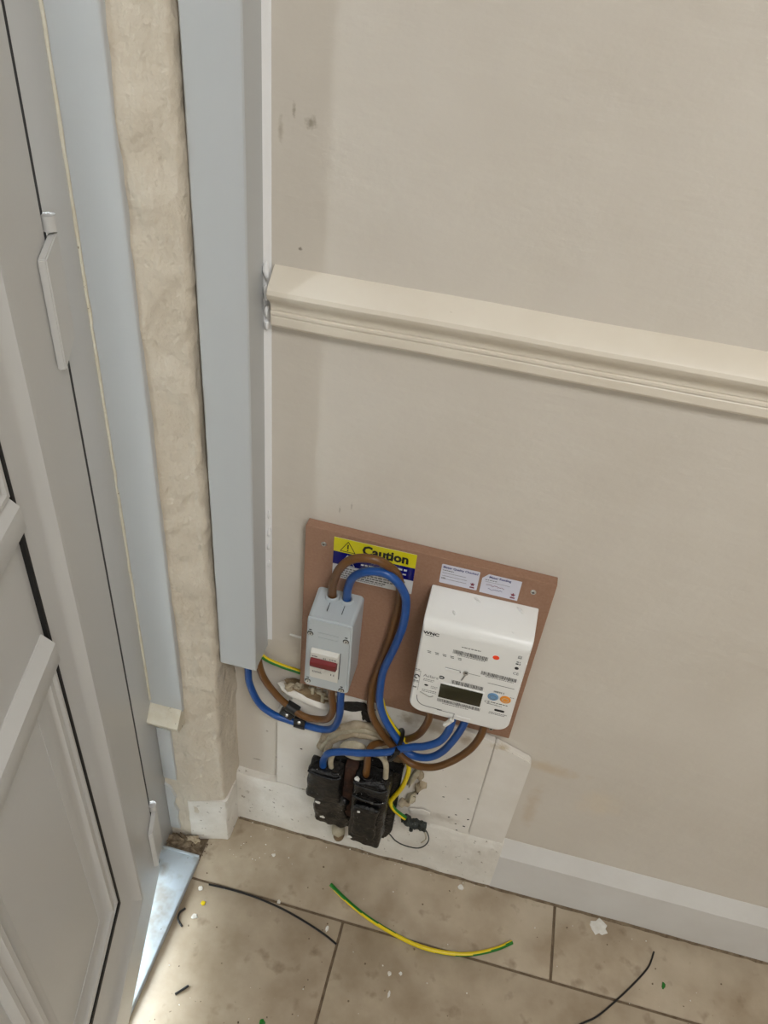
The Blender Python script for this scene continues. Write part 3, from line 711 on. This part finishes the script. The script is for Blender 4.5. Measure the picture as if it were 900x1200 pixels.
bm = B(); poly_slab(bm, rrect(-.1900, -.1492, .5275, .5880, (.003, .0006, .0006, .003), 3), YI - .0010, YI + .002)
plate = obj('breaker_face', bm, 'isowhite', iso, 30)
bm = B(); prism(bm, [(YI - .0008, .588), (YI - .0055, .584), (YI - .0055, .5735), (YI - .0008, .5725)], -.1885, -.1505, 'x'); obj('breaker_top', bm, 'isowhite', iso, 20)
boxobj('frame_gap', (-.1488, -.1478, YI - .0004, YI + .001, .535, .5885), 'iso_dark', iso, bev=0)
bm = B(); prism(bm, [(YI - .0005, .574), (YI - .006, .5745), (YI - .011, .571), (YI - .0118, .5640), (YI - .010, .5600), (YI - .0005, .5545)], -.1880, -.1512, 'x', 4)
bmesh.ops.bevel(bm, geom=[e for e in bm.edges if e.calc_face_angle(0) > .6], offset=.0008, segments=2, affect='EDGES'); tg = obj('switch_toggle', bm, 'red', iso, 40)
boxobj('toggle_notch', (-.1705, -.1668, YI - .0122, YI - .004, .5565, .5612), 'isowhite', tg, bev=.0005)
marks('small_print', greek(-.1865, -.178, .5770, .0016, 71) + greek(-.162, -.1525, .5770, .0016, 72), YI - .0059, 'greyink', iso)
textobj('lettering', 'I I', -.1705, .5755, YI - .0060, .0045, 'ink', iso, bold=.0002)
marks('small_print', greek(-.1865, -.174, .5415, .0010, 73) + greek(-.1865, -.173, .5395, .0008, 74) + [(-.1600, -.1590, .5400, .5435), (-.1560, -.1550, .5400, .5435)], YI - .0014, 'greyink', iso)
bm = B()
for (a0, a1, c0, c1) in ((-.1812, -.1530, .6195, .6200), (-.1812, -.1530, .6105, .6110), (-.1812, -.1807, .6105, .6200), (-.1535, -.1530, .6105, .6200)): box(bm, a0, a1, YI - .0005, YI + .0005, c0, c1)
obj('label_recess', bm, 'iso', iso, 0)
for x, z in ((-.1917, .6145), (-.1425, .6140), (-.1925, .5165), (-.1432, .5130)):
    bm = B(); cyl(bm, (x, YI - .0003, z), (0, 1, 0), .0042, .001, 18); h = obj('screw_recess', bm, 'iso_dark', iso)
    bm = B(); cyl(bm, (x + .0002, YI - .0012, z), (0, 1, 0), .0031, .001, 16); obj('screw_head', bm, 'steel', h)
    bm = B(); cyl(bm, (x + .0002, YI - .0016, z), (0, 1, 0), .0010, .001, 8); obj('screw_slot', bm, 'iso_dark', h)
    marks('lock_mark', [(x - .0018, x + .0018, z + .0065, z + .0080)], YI - .0004, 'iso_dark', iso)

# ================================================================== cables
R1 = .0056
def cable(name, pts, m, label, r=R1, cat='cable'):
    return tag(tubeobj(name, pts, r, m, None, 16, 9), label, cat)
cable('power_cable', [(-.1545, -.030, .645), (-.1545, -.0302, .6545), (-.1530, -.036, .678), (-.1460, -.043, .706), (-.1285, -.050, .7270), (-.108, -.05, .7320), (-.091, -.05, .7245), (-.078, -.048, .705), (-.073, -.045, .68), (-.074, -.04, .634), (-.082, -.036, .584), (-.092, -.034, .534), (-.0935, -.034, .496), (-.09, -.038, .462), (-.078, -.042, .432), (-.055, -.049, .404), (-.032, -.052, .381), (-.006, -.055, .388), (.013, -.056, .412), (.026, -.056, .449), (.034, -.055, .485), (.0355, -.055, .514)],
      'blue', 'blue cable looping from the isolator top over the caution label down to the meter')
cable('power_cable', [(-.166, -.052, .285), (-.1655, -.0545, .312), (-.157, -.06, .341), (-.135, -.060, .3545), (-.106, -.063, .3680), (-.067, -.064, .3880), (-.047, -.064, .405), (-.03, -.064, .417), (-.013, -.065, .4275), (.006, -.064, .446), (.015, -.062, .471), (.017, -.060, .497), (.0165, -.058, .514)],
      'blue', 'blue cable running from the black neutral block across to the meter underside')
cable('power_cable', [(-.1748, -.030, .645), (-.1748, -.0302, .6545), (-.1735, -.036, .678), (-.165, -.046, .715), (-.152, -.052, .7400), (-.136, -.053, .7505), (-.116, -.051, .7510), (-.1, -.045, .739), (-.0895, -.034, .716), (-.085, -.028, .685), (-.0855, -.025, .643), (-.0905, -.0235, .593), (-.0985, -.023, .537), (-.1063, -.023, .488), (-.1065, -.027, .452), (-.0985, -.032, .419), (-.075, -.038, .386), (-.048, -.040, .359), (-.026, -.043, .3445), (.004, -.046, .354), (.029, -.048, .382), (.051, -.05, .424), (.061, -.05, .46), (.063, -.05, .49), (.062, -.05, .514)],
      'brown', 'brown cable looping from the isolator top over the caution label to the meter right end')
cable('power_cable', [(-.0155, -.05, .514), (-.0155, -.05, .490), (-.0165, -.05, .463), (-.0255, -.042, .4215), (-.0395, -.030, .3875), (-.0550, -.0215, .3670), (-.0775, -.0215, .3510), (-.0925, -.036, .3570), (-.0965, -.050, .3540), (-.095, -.055, .328), (-.095, -.055, .296)],
      'brown', 'short brown cable from the meter left end into the black fuse block')
cable('power_cable', [(-.299, -.03, .51), (-.2985, -.03, .457), (-.297, -.028, .418), (-.284, -.024, .372), (-.261, -.022, .35), (-.239, -.020, .3425), (-.214, -.0195, .3390), (-.177, -.024, .3465), (-.158, -.032, .371), (-.149, -.040, .415), (-.1485, -.045, .462), (-.1485, -.045, .508)],
      'blue', 'blue cable hanging from the trunking to the isolator underside')
cable('power_cable', [(-.288, -.022, .51), (-.283, -.022, .459), (-.275, -.019, .425), (-.256, -.0185, .395), (-.237, -.0185, .3765), (-.211, -.0245, .3690), (-.188, -.028, .374), (-.168, -.036, .394), (-.159, -.043, .429), (-.162, -.046, .464), (-.164, -.046, .508)],
      'brown', 'brown cable hanging from the trunking to the isolator underside')
def earth(name, pts, label, r, tw=2.0, ph=0.0, cat='cable'):
    p = catmull(pts, 9); n = len(p); bm = B()
    def mf(i, k):
        a = (k / 16 + tw * i / n + ph) % 1.0
        return 1 if a < .45 else 0
    tube(bm, p, r, 16, mf); return tag(obj(name, bm, ['green', 'yellowpvc'], None, 60), label, cat)
earth('earth_cable', [(-.094, -.0145, .452), (-.089, -.0195, .441), (-.083, -.027, .432), (-.070, -.036, .421), (-.057, -.037, .404), (-.046, -.030, .380), (-.039, -.033, .360), (-.0345, -.037, .341), (-.0305, -.038, .317), (-.0355, -.037, .270), (-.047, -.035, .229), (-.0505, -.035, .213), (-.042, -.034, .192), (-.022, -.032, .172)],
      'green and yellow earth cable curling beside the black cutout to the corroded clamp', .0040, -.2, .86)
earth('earth_cable', [(-.290, -.022, .503), (-.2765, -.018, .4765), (-.251, -.0135, .4625), (-.2285, -.0095, .4545), (-.212, -.0075, .449)],
      'short green and yellow earth cable from the trunking to behind the chipboard', .0038, .1, .12)
ct2 = thing('cable_tie', 'black cable tie bundling the cables beside the black cutout', 'cable tie', (-.052, -.045, .395))
bm = B(); 
tube(bm, [Vector((-.0565, -.0475, .3890)) + Vector((.36, 0, .93)) * (.0205 * math.cos(t)) + Vector((0, 1, 0)) * (.0250 * math.sin(t)) for t in (2 * math.pi * k / 28 for k in range(29))], .0033, 8, caps=False); obj('strap', bm, 'black', ct2, 60)
boxobj('locking_head', (-.0550, -.0465, -.0720, -.0640, .3990, .4075), 'black', ct2, bev=.001)
# clips on the wall
def clip(label, c, ang, w, r, sdir):
    t = thing('cable_clip', label, 'clip', c, None)
    R_ = Matrix.Rotation(ang, 3, 'Y'); C = Vector(c)
    bm = B(); prof = [(-r - .003, 0)]
    inner = []
    n = 10
    top = [(math.cos(math.pi - math.pi * k / n) * (r + .0022), -.0065 - math.sin(math.pi * k / n) * (r + .0022)) for k in range(n + 1)]
    prof = [(-(r + .0022), -.0005)] + top + [(r + .0022, -.0005)]
    rings = []
    for xx in (-w / 2, w / 2):
        rings.append([bm.verts.new(R_ @ Vector((xx, yy, zz)) + C) for zz, yy in prof])
    m = len(prof)
    for k in range(m): bm.faces.new((rings[0][k], rings[0][(k + 1) % m], rings[1][(k + 1) % m], rings[1][k]))
    bm.faces.new(rings[0][::-1]); bm.faces.new(rings[1]); bmesh.ops.recalc_face_normals(bm, faces=bm.faces[:])
    obj('clip_band', bm, 'black', t, 40)
    bm = B(); box(bm, -w / 2, w / 2, -.0135, -.0005, sdir * .006 - .001 if sdir > 0 else -.020, .020 if sdir > 0 else -.006, bev=.0006, xf=lambda v: R_ @ v + C); obj('clip_tab', bm, 'black', t)
    p = R_ @ Vector((0, -.0135, sdir * .0125)) + C
    bm = B(); cyl(bm, p, (0, -1, 0), .0034, .0018, 16, .0022); obj('clip_screw', bm, 'steel', t, 40)
clip('black clip with a screw holding the brown cable below the isolator', (-.2310, -.0130, .3735), .5, .022, R1, -1)
clip('black clip with a screw holding the blue cable below the isolator', (-.2165, -.0130, .3395), .03, .018, R1, 1)

# earth clamp with old bare wire
cp = thing('earth_clamp', 'small corroded metal earth clamp with a loop of bare wire', 'clamp', (-.003, -.03, .155))
bm = B(); tube(bm, catmull([(-.024, -.030, .168), (-.012, -.031, .162), (.002, -.031, .160), (.016, -.030, .159)], 6), .0085, 12, rfn=lambda t: 1 + .35 * noise.noise(Vector((t * 8, 2, 0))))
for v in bm.verts: v.co += Vector((noise.noise(v.co * 160), noise.noise(v.co * 160 + Vector((9, 0, 0))), noise.noise(v.co * 160 + Vector((0, 9, 0))))) * .003
obj('clamp_body', bm, 'clampmetal', cp, 40)
for x, z in ((-.008, .151), (.006, .166), (-.016, .172)):
    bm = B(); cyl(bm, (x, -.034, z), (0, -1, .1), .0035, .006, 6); obj('clamp_screw', bm, 'clampmetal', cp)
bm = B(); poly_slab(bm, [(-.018, .178), (.004, .186), (.018, .182), (.018, .172), (-.014, .168)], -.018, -.0155); obj('fixing_strap', bm, 'backboard', cp)
tubeobj('bare_wire', [(.012, -.030, .155), (.021, -.030, .140), (.0255, -.027, .115), (.021, -.026, .092), (.010, -.024, .074), (-.006, -.023, .069), (-.020, -.023, .071), (-.032, -.023, .078), (-.041, -.022, .088), (-.050, -.022, .098)], .0011, 'clampmetal', cp, 8)
tubeobj('bare_wire', [(.008, -.032, .155), (.016, -.032, .142), (.020, -.029, .120), (.014, -.027, .10)], .0011, 'oldwire', cp, 8)

# small nail at the board edge, bits of white clip under the isolator
tag(tubeobj('wall_plug', [(-.2215, -.012, .5345), (-.230, -.0125, .5348), (-.239, -.013, .5360)], .0019, 'whitelump', None, 8), 'thin white plug sticking out beside the chipboard edge', 'plug')
bt = thing('broken_clip', 'broken cream plastic clip under the isolator', 'clip', (-.185, -.016, .415))
for d in ((-.2010, -.1960, .422, .436), (-.1920, -.1770, .426, .431), (-.1850, -.1800, .408, .431), (-.1690, -.1650, .405, .422), (-.1850, -.1650, .418, .4225)):
    boxobj('clip_bar', (d[0], d[1], -.021, -.0165, d[2], d[3]), 'oldwire', bt, bev=.001)

# ================================================================== debris on the floor
def floor_strip(name, pts, label, w=.0019, m='black', cat='offcut'):
    return tag(tubeobj(name, [(x, y_, .0016) for x, y_ in pts], w, m, None, 8, 6), label, cat)
floor_strip('cable_tie_offcut', [(-.334, -.152), (-.294, -.150), (-.247, -.151), (-.197, -.157), (-.156, -.166), (-.114, -.178), (-.089, -.188)], 'long thin black cable tie offcut bowed across the floor near the door sill', .0018)
floor_strip('cable_tie_offcut', [(.290, -.224), (.326, -.198), (.35, -.181), (.385, -.144), (.414, -.11), (.436, -.08), (.446, -.053)], 'thin black cable tie offcut with kinked tip on the floor below the right skirting', .0015)
floor_strip('cable_tie_offcut', [(-.356, -.201), (-.362, -.210), (-.360, -.221), (-.349, -.230)], 'tiny curled black offcut beside the door sill', .0018)
floor_strip('cable_tie_offcut', [(-.315, -.328), (-.300, -.311)], 'tiny straight black offcut on the lit floor by the door', .0019)
earth('wire_offcut', [(-.127, -.095, .0036), (-.094, -.113, .0036), (-.05, -.132, .0036), (-.001, -.146, .0036), (.046, -.154, .0036), (.09, -.153, .0036), (.133, -.144, .0036), (.175, -.124, .0036), (.202, -.105, .0036)],
      'green and yellow earth wire offcut lying curved on the floor tiles', .0036, .72, .60, 'offcut')
def chip(x, y_, r, seed, label, m='whitelump', cat='flake', sq=1.0):
    bm = B(); rnd = random.Random(seed); n = 12
    pts = [(r * (.65 + .5 * rnd.random()) * math.cos(t) * sq, r * (.65 + .5 * rnd.random()) * math.sin(t)) for t in (2 * math.pi * k / n for k in range(n))]
    A = [bm.verts.new((x + a, y_ + b, .0002)) for a, b in pts]; Bq = [bm.verts.new((x + a * .9, y_ + b * .9, .0012 + .0012 * rnd.random())) for a, b in pts]
    for k in range(n): bm.faces.new((A[k], A[(k + 1) % n], Bq[(k + 1) % n], Bq[k]))
    c = bm.verts.new((x, y_, .0026))
    for k in range(n): bm.faces.new((Bq[k], Bq[(k + 1) % n], c))
    bm.faces.new(A[::-1]); bmesh.ops.recalc_face_normals(bm, faces=bm.faces[:])
    return tag(obj('plaster_flake' if m == 'whitelump' else 'plastic_scrap', bm, m, None, 0), label, cat, None)
chip(.351, -.036, .0160, 1, 'large white plaster flake lying against the right skirting')
chip(-.336, -.209, .0055, 2, 'round white plaster flake beside the tiny curled black offcut')
chip(-.345, -.162, .0045, 3, 'small white plaster flake between the sill and the long black offcut')
chip(-.206, -.147, .0038, 4, 'small white flake behind the middle of the long black offcut')
chip(-.112, -.168, .0058, 5, 'white flake by the end of the long black offcut', sq=.5)
chip(.101, -.034, .0055, 6, 'white flake on the tile by the old white skirting')
chip(.014, -.238, .0062, 7, 'elongated white flake in front of the green and yellow offcut', sq=.4)
chip(.008, -.208, .0042, 8, 'small white flake between the elongated flake and the green and yellow offcut')
chip(.026, -.203, .0032, 9, 'tiniest white flake beside the lowest bend of the green and yellow offcut')
chip(-.243, -.07, .0036, 10, 'white crumb on the tile in front of the plaster nib')
chip(-.331, -.184, .0045, 13, 'small yellow scrap on the tile beside the door sill', 'yellowpvc', 'scrap')
chip(.460, -.104, .006, 11, 'small dark green scrap beside the kinked black offcut', 'green', 'scrap', .6)
chip(-.169, -.330, .006, 12, 'small green scrap alone on the tile in the foreground', 'green', 'scrap')
chip(-.374, -.1475, .005, 14, 'dark dirt crumb at the edge of the door sill', 'dirt', 'crumb')
# dirt heap where the sill ends, and loose crumbs nobody could count
tag(lumpobj('plaster_chunk', (-.392, -.088, .010), (.012, .007, .010), 21, 'lump', sub=3, rough=.5, freq=2), 'crumbly plaster chunk at the foot of the nib by the sill', 'plaster')
hp = tag(lumpobj('dirt_heap', (-.405, -.096, .003), (.030, .016, .010), 3, 'dirt', sub=4, rough=.5, freq=3), 'grey brown dirt heap in the gap between the sill and the plaster nib', 'dirt')
bm = B()
for i in range(90):
    u = random.random()
    if u < .45: x, y_ = random.uniform(-.36, .6), random.uniform(-.42, -.03)
    elif u < .65: x, y_ = random.uniform(-.33, .15), random.uniform(-.03, -.0185)
    else: x, y_ = random.gauss(-.30, .05), random.uniform(-.1, -.02)
    if x < -.33 and y_ > -.075 or x < -.362: continue
    s = random.uniform(.0005, .0014); lump(bm, (x, y_, s * .5), (s, s, s * .7), i, .4, 1)
st = obj('plaster_crumbs', bm, 'whitelump', None, 0); tag(st, 'scatter of tiny white plaster crumbs over the floor tiles', 'crumbs'); st['kind'] = 'stuff'
bm = B()
for i in range(120):
    u = random.random()
    x, y_ = random.uniform(-.36, .6), random.uniform(-.42, -.03)
    if u > .6: x, y_ = random.uniform(-.395, -.36), random.uniform(-.11, -.08)
    if x < -.33 and y_ > -.075 or (x < -.362 and y_ < -.11): continue
    s = random.uniform(.0006, .0018); lump(bm, (x, y_, s * .5), (s, s, s * .6), i + 500, .5, 1)
st = obj('dirt_crumbs', bm, 'dirt', None, 0); tag(st, 'scatter of tiny brown dirt crumbs over the floor tiles', 'crumbs'); st['kind'] = 'stuff'
